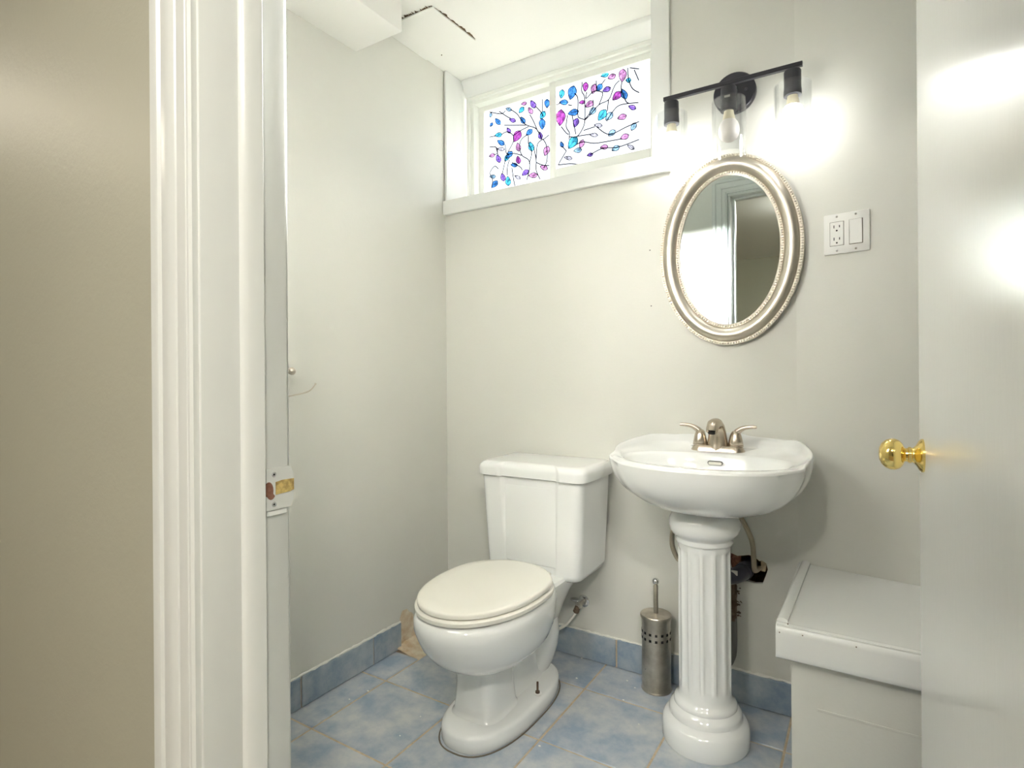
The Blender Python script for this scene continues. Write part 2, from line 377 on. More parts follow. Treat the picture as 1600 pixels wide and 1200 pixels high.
# ------------------------------------------------------------------ window
wn = thing('window_1', 'high slider window with stained-glass leaf film in a white trimmed recess', 'window', (-1.06, YB, WZ0), kind='structure')
B().rbox(WX0+.001, WX0+.011, YB-.010, 2.045, WZ0, ZC-.001, .0015).build('reveal_board', 'white', wn)
B().box(WX1-.001, WX1+.004, YB, 2.10, WZ0, ZC).build('reveal_board', 'white', wn)
B().rbox(XL+.002, -.552, YB-.022, YB+.001, 1.707, 1.766, .004).build('apron', 'white', wn)
B().rbox(-.613, -.552, YB-.018, YB+.001, 1.766, ZC-.001, .003).build('casing', 'white', wn)
B().box(WX0+.012, WX1-.001, YB-.004, 2.10, WZ0-.001, WZ0+.006).build('sill', 'white', wn)
# crown-like head moulding under the recess ceiling
prof = [(1.990, ZC-.0005), (1.990, 2.306), (1.994, 2.298), (2.000, 2.292), (2.003, 2.280), (2.010, 2.270), (2.016, 2.262), (2.018, 2.250), (2.05, 2.250), (2.05, ZC-.0005)]
xa, xb = WX0+.014, WX1-.002
B().loft([[(x, y, z) for y, z in prof] for x in (xa, xb)]).build('head_moulding', 'white', wn, smooth=50)
def ring(b, x0, x1, z0, z1, w, y0, y1, wt=None, wb_=None):
    wt = w if wt is None else wt; wb_ = w if wb_ is None else wb_
    b.rbox(x0, x0+w, y0, y1, z0, z1, .0015, 1); b.rbox(x1-w, x1, y0, y1, z0, z1, .0015, 1)
    b.rbox(x0+w, x1-w, y0, y1, z1-wt, z1, .0015, 1); b.rbox(x0+w, x1-w, y0, y1, z0, z0+wb_, .0015, 1); return b
fr = B(); ring(fr, xa, xb, WZ0+.006, 2.252, .016, 2.022, 2.10); ring(fr, xa+.015, xb-.015, WZ0+.02, 2.239, .018, 2.034, 2.10)
fr.build('frame', 'vinyl', wn, smooth=0)
# fixed light (further out) and sliding sash (further in)
fx = B(); ring(fx, xa+.032, -1.075, WZ0+.03, 2.225, .026, 2.072, 2.095); fxo = fx.build('fixed_sash', 'vinyl', wn, smooth=0)
XS0, XS1 = -1.094, xb-.030
sl = B(); ring(sl, XS0, XS1, WZ0+.030, 2.230, .029, 2.050, 2.068, wt=.034, wb_=.072); slo = sl.build('sliding_sash', 'vinyl', wn, smooth=0)
YF, YS = 2.083, 2.059
pf = B().box(xa+.05, -1.09, YF, YF+.002, WZ0+.05, 2.205).build('pane', 'pane', fxo, smooth=0)
ps = B().box(XS0+.02, XS1-.02, YS, YS+.002, WZ0+.09, 2.205).build('pane', 'pane', slo, smooth=0)
pf['label'] = ps['label'] = 'glass covered with a printed film of blue, violet and pink leaves on dark vines'
LL = [(135,550,34,80,'l'),(190,600,58,-50,'b'),(140,625,34,60,'b'),(275,505,46,-20,'l'),(375,510,56,50,'c'),(305,590,52,-20,'p'),(385,590,58,-60,'b'),(435,685,62,45,'b'),(275,670,48,-60,'p'),(195,705,56,10,'c'),(340,715,96,60,'m'),(215,765,62,-30,'b'),(215,815,56,-5,'o'),(350,800,64,-80,'k'),(450,795,72,-75,'c'),(465,465,66,-60,'p'),(395,460,44,10,'k'),(445,515,56,-60,'k'),(540,550,66,60,'c'),(537,620,80,90,'b'),(522,710,56,-80,'p'),(575,460,66,90,'b'),(570,830,76,70,'k'),(280,860,66,50,'b'),(260,885,56,60,'c'),(195,890,62,-70,'p'),(350,900,60,-80,'m'),(318,940,52,-5,'b'),(405,1000,62,40,'p'),(465,1020,66,5,'k'),(345,1035,50,-30,'o'),(230,1035,60,-75,'p'),(270,1065,70,-85,'c'),(165,1090,66,50,'b'),(150,1030,46,0,'l'),(550,960,60,-20,'k'),(145,865,46,20,'k')]
RL = [(690,385,66,80,'c'),(770,375,106,75,'b'),(705,450,66,0,'b'),(875,330,70,85,'m'),(780,530,82,15,'b'),(680,570,120,85,'m'),(848,450,46,10,'m'),(905,465,72,35,'k'),(940,345,76,75,'k'),(983,335,66,55,'b'),(1040,350,66,25,'p'),(1025,235,64,20,'c'),(1080,250,64,25,'k'),(1165,240,98,85,'k'),(1210,278,40,0,'c'),(1120,400,88,45,'m'),(1175,385,82,-65,'b'),(930,520,70,50,'l'),(800,610,72,70,'p'),(1005,550,96,55,'c'),(1060,560,76,50,'l'),(975,630,62,-5,'o'),(775,765,108,55,'c'),(845,775,66,70,'k'),(815,825,62,10,'l'),(740,885,62,-10,'o'),(910,860,46,15,'p'),(940,705,62,-5,'o'),(690,780,46,-70,'b'),(1160,565,72,20,'k'),(1240,490,60,-20,'p'),(1080,690,66,40,'l'),(1180,720,70,25,'k'),(1250,640,66,60,'l'),(1020,800,60,10,'k'),(1110,810,66,30,'l'),(1230,800,60,-30,'o')]
LV = [[(125,800),(175,800),(188,840),(165,862)],[(200,520),(260,560),(290,575)],[(290,505),(340,540),(365,575),(410,625),(480,650),(515,690)],[(240,630),(330,630),(410,628)],[(440,545),(470,600),(500,670),(520,700),(540,740),(590,705)],[(485,480),(530,530),(545,560)],[(540,425),(540,520)],[(125,722),(175,712)],[(220,700),(265,680),(310,710),(310,760),(270,840),(250,900),(225,1010)],[(310,710),(370,670),(430,640)],[(425,700),(375,740),(360,800),(380,865),(430,900),(440,960),(415,1060)],[(430,710),(430,770),(455,840),(435,930)],[(470,800),(490,900),(490,980),(520,1050)],[(540,740),(500,780),(490,900)],[(545,740),(570,790),(575,900),(550,960)],[(250,780),(260,850),(320,850),(380,865)],[(280,900),(265,960),(265,1020)],[(300,960),(315,1060),(325,1110)],[(300,920),(365,955),(380,980)],[(490,920),(540,940),(592,945)],[(175,800),(195,870)],[(125,525),(215,540),(250,515)],[(140,1120),(150,1060),(130,1000),(165,950),(195,970)]]
RV = [[(650,470),(680,455)],[(740,470),(770,475)],[(790,380),(815,420),(815,540),(825,570),(870,585)],[(850,290),(845,360),(865,400),(870,450),(870,585),(855,650),(810,715),(750,720)],[(885,370),(880,420),(930,370),(970,360)],[(735,550),(725,640),(750,690),(745,740)],[(770,550),(780,600),(800,700)],[(685,640),(725,690),(745,700)],[(870,585),(930,500),(935,430)],[(870,590),(910,550),(980,470),(1055,430),(1090,350),(1110,310),(1140,280)],[(980,470),(1010,380),(960,360)],[(1000,310),(1030,270)],[(960,340),(960,280)],[(1160,290),(1155,350),(1190,440),(1220,460)],[(1205,165),(1210,260),(1240,340),(1295,375)],[(1220,180),(1295,190)],[(1255,195),(1292,280)],[(1040,600),(1090,520),(1150,470),(1290,452)],[(1055,430),(1045,520)],[(860,670),(950,640)],[(810,715),(910,700)],[(725,830),(660,940)],[(725,830),(690,790)],[(660,940),(750,930),(830,935)],[(790,790),(850,760),(940,770),(1020,760),(1160,735)],[(960,640),(1060,700),(1200,640),(1295,600)],[(910,860),(1010,810),(1130,800),(1295,740)]]
def film(leaves, vines, yp, x0, x1, z0, z1, pane):
    yv = yp-.0012; yl = yp-.0008
    def q(c, y): return on(740+c[0]/5, 70+c[1]/5, y=y)
    def ok(p): return x0 <= p.x <= x1 and z0 <= p.z <= z1
    b = B()
    def ribbon(pts, w):
        pts = [Vector((p.x, 0, p.z)) for p in pts]; L = []
        for i, p in enumerate(pts):
            t = (pts[min(i+1, len(pts)-1)]-pts[max(i-1, 0)]); t = t.normalized() if t.length > 1e-9 else Vector((1, 0, 0))
            nn = Vector((-t.z, 0, t.x))*w; L.append((p+nn, p-nn))
        o = len(b.v)
        for a, c in L: b.v += [Vector((a.x, yv, a.z)), Vector((c.x, yv, c.z))]
        for i in range(len(L)-1):
            if ok(pts[i]) and ok(pts[i+1]): b.f.append([o+2*i, o+2*i+1, o+2*i+3, o+2*i+2])
    for v in vines:
        P = [q(c, yp) for c in v]; out = []
        for i in range(len(P)-1):
            p0 = P[max(i-1, 0)]; p1 = P[i]; p2 = P[i+1]; p3 = P[min(i+2, len(P)-1)]
            for k in range(6):
                t = k/6; out.append(.5*((2*p1)+(p2-p0)*t+(2*p0-5*p1+4*p2-p3)*t*t+(3*p1-p0-3*p2+p3)*t**3))
        out.append(P[-1]); ribbon(out, .0021)
    by = {}
    for cx, cy, ln, an, c in leaves:
        a = math.radians(an); n = 10; up = []; dn = []
        hl = ln*.54; hw = ln*(.30 if c != 'o' else .24)
        if ln == 40 and c == 'c': hw = hl*.85
        for i in range(n+1):
            t = -1+2*i/n; h = hw*(1-abs(t)**2.2)*(1+.18*math.sin(t*2.2))
            for s_, L in ((1, up), (-1, dn)):
                u, w = t*hl, s_*h
                L.append((cx+u*math.cos(a)+w*math.sin(a), cy-u*math.sin(a)+w*math.cos(a)))
        out = [q(p, yp) for p in up+dn[::-1][1:-1]]
        if not all(ok(p) for p in out):
            out = [Vector((min(max(p.x, x0), x1), p.y, min(max(p.z, z0), z1))) for p in out]
        lb = by.setdefault(c, B()); o = len(lb.v)
        cc = sum(out, Vector())/len(out); m_ = len(out)
        lb.v += [Vector((p.x, yl, p.z)) for p in out]+[Vector((cc.x, yl, cc.z))]
        lb.f += [[o+i, o+(i+1) % m_, o+m_] for i in range(m_)]
        ribbon(out+[out[0]], .0014)
        ribbon([out[0], cc, out[n]], .0006)
    b.build('vine_print', 'ink_line', pane, smooth=0)
    for c, lb in by.items(): lb.build('leaf_print', 'ink_'+c, pane, smooth=0)
film(LL, LV, YF, xa+.058, -1.08, WZ0+.052, 2.198, fxo)
film(RL, RV, YS, XS0+.029, XS1-.029, WZ0+.102, 2.196, slo)

# ------------------------------------------------------------------ door frame and door
jm = thing('trim_2', 'white painted door frame with moulded casing and stop', 'door frame', (XJ, YD0, 0), kind='structure')
B().rbox(XJ-.016, XJ, YD0-.004, YD1, 0, DH, .002).build('jamb', 'jamb', jm)
B().rbox(XD, XD+.018, YD0-.004, YD1, 0, DH, .002).build('jamb', 'jamb', jm)
B().rbox(XJ-.016, XD+.018, YD0-.004, YD1+.002, DH, DH+.016, .002).build('head_jamb', 'jamb', jm)
stp = [(0, .444), (.004, .4445), (.007, .447), (.009, .452), (.011, .458), (.012, .472), (.010, .4735), (0, .4735)]
B().loft([[(XJ+x, y, z) for x, y in stp] for z in (0, DH)]).build('door_stop', 'jamb', jm, smooth=50)
B().loft([[(XD-x, y, z) for x, y in stp] for z in (0, DH)]).build('door_stop', 'jamb', jm, smooth=50)
B().rbox(XJ, XD, .445, .4735, DH-.012, DH, .003).build('door_stop', 'jamb', jm)
# casing profile: (distance from the opening, thickness)
cp = [(0, 0), (0, .011), (.003, .014), (.006, .0145), (.0075, .0125), (.009, .0145), (.012, .015), (.022, .0155), (.026, .0155), (.028, .013), (.030, .016), (.036, .0185), (.046, .020), (.056, .019), (.059, .0165), (.062, .021), (.066, .0225), (.076, .0225), (.079, .021), (.079, 0)]
def casing(side, yw):
    sg = -1 if side == 'hall' else 1; e_ = .004 if side == 'hall' else .014; zt = DH+e_; xi0, xi1 = XJ-e_, XD+e_
    for kind in ('L', 'R', 'T'):
        rings = []
        if kind == 'L':
            for e in (0, 1): rings.append([(xi0-d, yw+sg*t, (zt+d) if e else 0) for d, t in cp])
        elif kind == 'R':
            for e in (0, 1): rings.append([(xi1+d, yw+sg*t, (zt+d) if e else 0) for d, t in cp])
        else:
            for e in (0, 1): rings.append([((xi1+d) if e else (xi0-d), yw+sg*t, zt+d) for d, t in cp])
        B().loft(rings).build('casing', 'jamb', jm, smooth=25)
casing('hall', YD0); casing('room', YD1)
# strike plate, on the rebate of the left jamb
zs = .882
pl = B().prism([(.480, zs-.029), (.518, zs-.029), (.524, zs-.019), (.524, zs+.019), (.518, zs+.029), (.480, zs+.029)], [], 'x', XJ, XJ+.0016).build('strike_plate', 'jamb', jm, smooth=0)
pl['label'] = 'white painted strike plate with chipped brass latch hole'
B().prism([(.4835+.0075*math.cos(t)+(.004 if math.sin(t) < -.5 else 0), zs-.002+.0125*math.sin(t)) for t in [2*PI*i/18 for i in range(18)]], [], 'x', XJ+.001, XJ+.0021).build('latch_hole', 'brownhole', pl, smooth=0)
B().prism([(.4945, zs-.0085), (.517, zs-.0075), (.524, zs-.006), (.524, zs+.010), (.505, zs+.0105), (.4945, zs+.009)], [], 'x', XJ+.001, XJ+.0023).build('chipped_wood', 'brasswood', pl, smooth=0)
for dz in (.020, -.0215):
    B().lathe([(.0035, 0), (.0035, .0006)], (XJ+.0016, .492, zs+dz), 'x', 14).build('screw', 'chrome', pl)
    B().lathe([(.0014, 0), (.0014, .0003)], (XJ+.0022, .492, zs+dz), 'x', 8).build('screw_recess', 'dark', pl)
B().rbox(XJ-.001, XJ+.0035, .481, .512, zs-.037, zs-.0305, .0015, 1).disp(.0006, 5).build('paint_lip', 'jamb', pl)

DW = .797                                          # door leaf, swung a little past square into the room
dr = thing('door_1', 'open white gloss-painted flush door', 'door', (XD+.004, .524, 0), math.radians(1.86), local=True, kind='structure')
B().rbox(0, .035, 0, DW, .008, DH-.004, .0015, 1).build('slab', 'door', dr)
ky = DW-.062; kz = .886
kb = B().lathe([(.030, 0), (.030, .003), (.026, .007), (.018, .011), (.0135, .015), (.0130, .017), (.0145, .0185), (.0145, .0225), (.0125, .0235), (.012, .027), (.015, .029), (.021, .0315), (.0262, .0365), (.0288, .0435), (.0285, .0500), (.0255, .0575), (.0195, .0635), (.011, .0672), (.004, .068)], (0, ky, kz), n=36, d=(-1, 0, 0)).build('door_knob', 'brass', dr, smooth=40)
kb['label'] = 'polished brass ball knob on a round rose'
B().lathe([(.030, 0), (.026, .007), (.0135, .015), (.0125, .030), (.019, .043), (.0255, .057), (.020, .073), (.004, .079)], (.035, ky, kz), n=30, d=(1, 0, 0)).build('door_knob', 'brass', dr)
B().rbox(.006, .029, DW-.001, DW+.001, kz-.028, kz+.028, .0005, 1).rbox(.012, .023, DW, DW+.010, kz-.008, kz+.008, .002, 1).build('latch', 'brass', dr)
for z in (.22, 1.0, 1.78): B().lathe([(.006, -.045), (.006, .045)], (.041, -.004, z), 'z', 12).build('hinge', 'brass', dr)

# ------------------------------------------------------------------ boxed ledge
ZT = .468
bx = thing('boxed_ledge', 'low boxed-in ledge with white bullnosed top beside the sink', 'ledge', (.4, 1.6, 0))
B().prism([(-.152, 1.432), (XR-.002, 1.432), (XR-.002, bend_y(XR)-.002), (-.152, bend_y(-.152)-.002)], [], 'z', 0, .452).build('body', 'wall', bx, smooth=0)
B().rbox(-.10, XR-.004, 1.4305, 1.4325, .282, .288, .0009, 1).build('seam', 'wall', bx)
B().prism([(-.178, 1.405), (XR-.002, 1.405), (XR-.002, bend_y(XR)-.003), (BX+.002, YB-.003)], [], 'z', .448, ZT).build('top_board', 'white', bx, smooth=0)
fp = [(1.424, .393), (1.404, .393), (1.401, .396), (1.400, .405), (1.400, .452), (1.402, .461), (1.407, .467), (1.414, ZT+.0015), (1.420, ZT+.001), (1.424, ZT-.001)]
B().loft([[(x, y, z) for y, z in fp] for x in (-.180, XR-.002)]).build('front_edge', 'white', bx, smooth=50)
sp = [(-.180, ZT-.001), (-.180, ZT+.004), (-.177, ZT+.008), (-.171, ZT+.0095), (-.163, ZT+.0085), (-.1575, ZT+.005), (-.157, ZT-.001)]
B().loft([[(x+(.010 if y > 1.6 else 0), y, z) for x, z in sp] for y in (1.425, YB-.006)]).build('side_edge', 'white', bx, smooth=50)
b = B()
for px, py in ((1242, 941), (1231, 975), (1254, 993), (1338, 1011), (1218, 988)):
    p = on(px, py, z=ZT+.002) if py < 985 else on(px, py, y=1.3995); b.sphere(p, .0016, 6, 4)
b.build('paint_chips', 'gap', bx)['kind'] = 'stuff'

# ------------------------------------------------------------------ toilet
TX = -.969; TB_ = -.955
to = thing('toilet', 'white two-piece toilet with closed seat lid beside the left wall', 'toilet', (TX, 1.55, 0))
def egg(yf, yb, hw, z, n=2.3, N=64, flat=0, tail=1.0, cx=TX, split=.52, nb=None):
    """superelliptic outline in plan, pointed to the front (-y)"""
    yc = yf+(yb-yf)*split; out = []
    for i in range(N):
        t = 2*PI*i/N; c, s_ = math.cos(t), math.sin(t)
        x = hw*math.copysign(abs(c)**(2/n), c)
        yr = (yb-yc) if s_ > 0 else (yc-yf)
        if nb and s_ > 0: x = hw*math.copysign(abs(c)**(2/nb), c)
        y = yc+yr*math.copysign(abs(s_)**(2/(nb if nb and s_ > 0 else n)), s_)
        if s_ > 0: x *= 1-(1-tail)*(s_**2)
        out.append((cx+x, y, z))
    return out
# foot, waisted pedestal and flared bowl
R = [egg(1.240, 1.735, .120, 0, 2.5), egg(1.237, 1.738, .122, .006, 2.5), egg(1.237, 1.738, .122, .034, 2.5), egg(1.241, 1.734, .118, .042, 2.5), egg(1.252, 1.724, .108, .047, 2.5), egg(1.30, 1.68, .08, .050, 2.5)]
bw = B().loft(R)
def col(g, z, n=4.2, hw=.069): return egg(1.316-g, 1.475+g, hw+g, z, n, split=.5, cx=TX-.006)
bw.loft([col(.020, .045, 3), col(.010, .052, 3.4), col(.004, .062), col(.001, .09), col(-.002, .14), col(0, .175), col(.006, .196, 3.4), col(.012, .205, 3), col(.02, .215, 2.8)])
bw.loft([egg(1.310, 1.52, 0.066, .188, 3, cx=TB_), egg(1.292, 1.54, 0.080, .197, 2.6, cx=TB_), egg(1.260, 1.57, 0.102, .210, 2.35, cx=TB_), egg(1.218, 1.60, 0.130, .230, 2.2, cx=TB_), egg(1.182, 1.625, 0.151, .256, 2.1, cx=TB_), egg(1.154, 1.635, 0.165, .288, 2.1, cx=TB_), egg(1.137, 1.64, 0.172, .320, 2.1, cx=TB_),
     egg(1.128, 1.64, 0.176, .344, 2.1, cx=TB_), egg(1.127, 1.64, 0.177, .366, 2.1, cx=TB_), egg(1.135, 1.635, 0.171, .382, 2.1, cx=TB_), egg(1.152, 1.62, 0.156, .388, 2.1, cx=TB_)])
# rear shelf that carries the tank
bw.loft([egg(1.44, 1.80, .060, .18, 3), egg(1.44, 1.81, .082, .24, 3), egg(1.44, 1.84, .104, .30, 3.2), egg(1.45, 1.86, .126, .346, 3.5), egg(1.45, 1.86, .130, .362, 3.5), egg(1.46, 1.855, .124, .370, 3.5)])
# web and trapway bulge behind the pedestal
bw.loft([egg(1.40, 1.70, .060, .040, 3), egg(1.40, 1.70, .052, .07, 3), egg(1.40, 1.70, .052, .16, 3), egg(1.38, 1.70, .075, .215, 3)])
bw.loft([egg(1.60, 1.725, .050, .04, 2.2), egg(1.585, 1.755, .064, .075, 2.2), egg(1.575, 1.775, .074, .12, 2.2), egg(1.575, 1.78, .076, .16, 2.2), egg(1.58, 1.78, .070, .21, 2.2)])
bowl = bw.build('bowl', 'porc', to, smooth=50)
# seat ring and lid
def sring(z, g, yf=1.133, yb=1.598, hw=.176): return egg(yf+g, yb-g*.4, hw-g, z, 2.1, tail=.70, split=.56, nb=2.9, cx=TB_)
B().loft([sring(.389, .006), sring(.391, .001), sring(.401, 0), sring(.405, .004)]).build('seat', 'seat', to, smooth=50)
B().loft([sring(.4075, .012), sring(.409, .007), sring(.418, .006), sring(.422, .009), sring(.424, .016), sring(.4255, .05)]).build('seat_lid', 'seat', to, smooth=50)
for sx in (-.07, .07): B().rbox(TB_+sx-.02, TB_+sx+.02, 1.580, 1.614, .382, .400, .006).build('hinge', 'seat', to)
# tank: corner columns stand forward of a recessed middle
def tank_ring(z, hw, yf, yb, rec, cw=.085, rc=.03):
    p = []
    for sgn in (-1, 1):
        pts = [(hw-.012, yb)]
        pts += [(hw, yb-.012)]
        for i in range(7):
            a = i/6*PI/2; pts.append((hw-rc+rc*math.cos(a), yf+rc-rc*math.sin(a)))
        for i in range(6):
            t = i/5; s_ = t*t*(3-2*t); pts.append((hw-cw+.006-.022*t, yf+rec*s_))
        pts.append((.045, yf+rec))
        q = [(TX+sgn*x, y, z) for x, y in pts]
        p += q if sgn == -1 else q[::-1]
    return p
YT = 1.645
B().loft([tank_ring(.352, .163, YT+.030, 1.87, .002), tank_ring(.362, .175, YT+.016, 1.875, .004), tank_ring(.380, .181, YT+.010, 1.876, .008), tank_ring(.44, .184, YT+.008, 1.877, .009), tank_ring(.56, .191, YT+.004, 1.878, .010), tank_ring(.69, .197, YT, 1.880, .010)]).build('tank', 'porc', to, smooth=40)
B().rbox(TX-.102, TX+.102, YT+.0105, YT+.03, .395, .66, .006, 3).build('tank_panel', 'porc', to)
def lid_ring(z, g): return tank_ring(z, .211-g, YT-.014+g, 1.886-g*.3, .011, .09, .04)
B().loft([lid_ring(.684, .006), lid_ring(.687, .001), lid_ring(.712, 0), lid_ring(.722, .004), lid_ring(.730, .012), lid_ring(.733, .022), lid_ring(.7335, .030)]).build('tank_lid', 'porc', to, smooth=45)
p = on(840, 1084, z=.048)
B().lathe([(.013, 0), (.013, .003), (.010, .005)], (p.x, p.y, .0465), 'z', 18).build('bolt_washer', 'plastic', to)
B().lathe([(.007, .004), (.007, .010), (.0035, .011), (.0035, .038)], (p.x, p.y, .0465), 'z', 12).build('floor_bolt', 'rust', to)
caulk = [v for v in egg(1.229, 1.742, .1255, .001, 2.5)]
B().tube([Vector(v) for v in caulk]+[Vector(caulk[0])], .0022, 6, 1).build('caulk', 'gap', to)

# water supply for the toilet
vv = thing('supply_valve', 'chrome water shut-off valve on the wall behind the toilet', 'valve', (-.885, YB, .205))
B().lathe([(.022, 0), (.021, .003), (.014, .006)], (-.884, YB, .206), n=24, d=(0, -1, 0)).build('escutcheon', 'chrome', vv)
B().lathe([(.008, 0), (.008, .03), (.012, .032), (.012, .045), (.006, .047)], (-.884, YB-.004, .206), n=16, d=(0, -1, 0)).build('valve_body', 'steel', vv)
B().sphere((-.893, YB-.05, .226), .021, 18, 8, (1, .7, .28)).build('valve_handle', 'chrome', vv)
B().lathe([(.005, .010), (.005, .022)], (-.893, YB-.046, .204), 'z', 10).build('valve_stem', 'chrome', vv)
B().lathe([(.008, 0), (.011, .003), (.011, .012), (.009, .014), (.011, .016), (.011, .026), (.006, .030)], (-.886, YB-.042, .204), n=8, d=(-.35, -.15, -.9)).build('compression_nut', 'rust', vv, smooth=20)
B().tube([(-.893, YB-.045, .182), (-.905, 1.842, .160), (-.935, 1.835, .125), (-.985, 1.83, .100), (-1.05, 1.83, .105), (-1.10, 1.84, .17), (-1.11, 1.835, .30), (-1.11, 1.82, .353)], .0052, 10).build('supply_hose', 'seat', to)['label'] = 'pale water supply hose'

# ------------------------------------------------------------------ pedestal sink
SX = -.388
sk = thing('pedestal_sink', 'white pedestal sink with scalloped basin and fluted column', 'sink', (SX, 1.67, 0))
half = [(0, 1.892, .847), (.05, 1.892, .846), (.085, 1.892, .839), (.13, 1.892, .836), (.175, 1.888, .834), (.212, 1.868, .836), (.238, 1.83, .836), (.258, 1.77, .832), (.277, 1.70, .824), (.281, 1.645, .816), (.270, 1.600, .807), (.266, 1.555, .800), (.238, 1.52, .797), (.20, 1.478, .795), (.15, 1.446, .795), (.10, 1.428, .795), (.05, 1.419, .795), (0, 1.416, .795)]
def cat(P, sub):
    out = []; n = len(P)
    for i in range(n):
        p0, p1, p2, p3 = P[i-1], P[i], P[(i+1) % n], P[(i+2) % n]
        for k in range(sub):
            t = k/sub; out.append(.5*((2*p1)+(p2-p0)*t+(2*p0-5*p1+4*p2-p3)*t*t+(3*p1-p0-3*p2+p3)*t**3))
    return out
loop = [Vector((x*.955, y, z)) for x, y, z in half]+[Vector((-x*.955, y, z)) for x, y, z in half[-2:0:-1]]
OUT = cat(loop, 5); NO = len(OUT)
BC = Vector((0, 1.665, 0))
def oring(s_, z, zabs=True, cx=0, cy=1.665):
    r_ = []
    for p in OUT:
        y = cy+(p.y-1.665)*s_
        r_.append((SX+p.x*s_, min(y, 1.893), z if zabs else p.z+z))
    return r_
def blend(s_, z0, wz): return [(SX+p.x*s_, min(1.665+(p.y-1.665)*s_, 1.893), p.z*wz+z0*(1-wz)) for p in OUT]
def iell(a, f, bk, z, cy=1.625):
    r_ = []
    for p in OUT:
        t = math.atan2(p.y-1.665, p.x*.85)
        c, s_ = math.cos(t), math.sin(t); e = 2.25
        q = (abs(c/a)**e+abs(s_/(bk if s_ > 0 else f))**e)**(-1/e)
        r_.append((SX+q*c, cy+q*s_, z))
    return r_
rings = [oring(.24, .643), oring(.36, .647), oring(.48, .6545), oring(.60, .6655), oring(.70, .679), oring(.79, .695), oring(.86, .712), oring(.91, .7285), blend(.945, .743, .03), blend(.970, .756, .10), blend(.988, .768, .30), blend(.998, .778, .65),
         oring(1.0, -.006, False), oring(.994, -.001, False), oring(.984, 0, False), oring(.968, -.003, False), blend(.945, .799, .45), blend(.915, .798, .12),
         iell(.232, .165, .128, .797), iell(.224, .158, .122, .795), iell(.216, .152, .117, .788), iell(.206, .146, .113, .77), iell(.185, .130, .102, .735), iell(.14, .10, .08, .705), iell(.06, .05, .04, .692), iell(.02, .02, .02, .690)]
B().loft(rings).build('basin', 'porc', sk, smooth=60)
# overflow slot in the back of the bowl
def slot(w, h, y0, y1, zc): return B().prism([(SX+.006+s_*(w-h)+h*math.cos(a), zc+h*math.sin(a)) for s_, a0 in ((1, -PI/2), (-1, PI/2)) for a in [a0+PI*i/8 for i in range(9)]], [], 'y', y0, y1)
OY, OZ = 1.733, .771
slot(.0215, .0064, OY-.002, OY+.004, OZ).build('overflow', 'grey', sk)
slot(.0190, .0042, OY-.003, OY+.002, OZ-.001).build('overflow_inside', 'seat', sk)
B().lathe([(.022, 0), (.022, .002), (.016, .003)], (SX, 1.63, .691), 'z', 20).build('drain', 'nickel', sk)
# pedestal: base mouldings, fluted shaft, cap
PC = (-.399, 1.665); N = 192; NF = 13
def sstep(a, b_, x): t = min(1, max(0, (x-a)/(b_-a))); return t*t*(3-2*t)
def pring(r_, z, fl=0, sq=0):
    o = []
    for i in range(N):
        a = 2*PI*i/N; u = (a*NF/(2*PI)) % 1; d = abs(u-.5)*2
        k = fl*.0058*(max(0, 1-(d/.72)**2))**.5 if d < .72 else 0
        rr = r_-k
        o.append((PC[0]+rr*math.cos(a), PC[1]+rr*math.sin(a)*(1+sq*(math.sin(a) < 0)), z))
    return o
pr = [pring(.117, 0, sq=.07), pring(.1195, .006, sq=.07), pring(.1185, .040, sq=.06), pring(.116, .054, sq=.05), pring(.109, .063, sq=.04), pring(.102, .067, sq=.03), pring(.099, .071, sq=.02), pring(.099, .080, sq=.02), pring(.096, .089), pring(.089, .096), pring(.086, .099), pring(.0865, .105), pring(.083, .112), pring(.077, .117), pring(.0735, .124), pring(.0715, .134)]
for z, f in ((.146, 0), (.154, .55), (.162, .85), (.172, 1), (.30, 1), (.42, 1), (.515, 1), (.527, .85), (.535, .55), (.541, 0)): pr.append(pring(.0715, z, f))
pr += [pring(.0715, .556), pring(.0765, .556), pring(.0785, .562), pring(.0765, .568), pring(.078, .573), pring(.087, .580), pring(.0945, .592), pring(.097, .606), pring(.0955, .622), pring(.089, .634), pring(.078, .643), pring(.06, .646)]
B().loft(pr).build('pedestal', 'porc', sk, smooth=40)
# faucet
FY, FZ, CXF = 1.806, .7985, -.390
def stad(hw, hd, z, n=10): return [(CXF+s_*(hw-hd)+hd*math.cos(a), FY+hd*math.sin(a), z) for s_, a0 in ((1, -PI/2), (-1, PI/2)) for a in [a0+PI*i/n for i in range(n+1)]]
fc = B().loft([stad(.079, .029, FZ), stad(.078, .028, FZ+.004), stad(.073, .024, FZ+.014), stad(.070, .022, FZ+.017)])
def sec(c, ax, a, b_, n=20):
    ax = Vector(ax).normalized(); u = Vector((1, 0, 0)); w = ax.cross(u).normalized()
    return [Vector(c)+u*(a*math.cos(2*PI*i/n))+w*(b_*math.sin(2*PI*i/n)) for i in range(n)]
fc.loft([sec((CXF, FY, FZ), (0, 0, 1), .036, .029), sec((CXF, FY, FZ+.018), (0, -.03, 1), .0315, .026), sec((CXF, FY-.001, FZ+.04), (0, -.06, 1), .028, .022), sec((CXF, FY-.004, FZ+.06), (0, -.2, 1), .025, .019), sec((CXF, FY-.012, FZ+.076), (0, -.6, .8), .0225, .017), sec((CXF, FY-.028, FZ+.086), (0, -1, .25), .0205, .0155), sec((CXF, FY-.050, FZ+.085), (0, -1, -.35), .019, .015), sec((CXF, FY-.070, FZ+.074), (0, -.8, -.8), .0175, .0145), sec((CXF, FY-.079, FZ+.064), (0, -.55, -1), .016, .0135)])
fo = fc.build('faucet', 'nickel', sk, smooth=45); fo['label'] = 'brushed nickel centreset faucet with two lever handles'
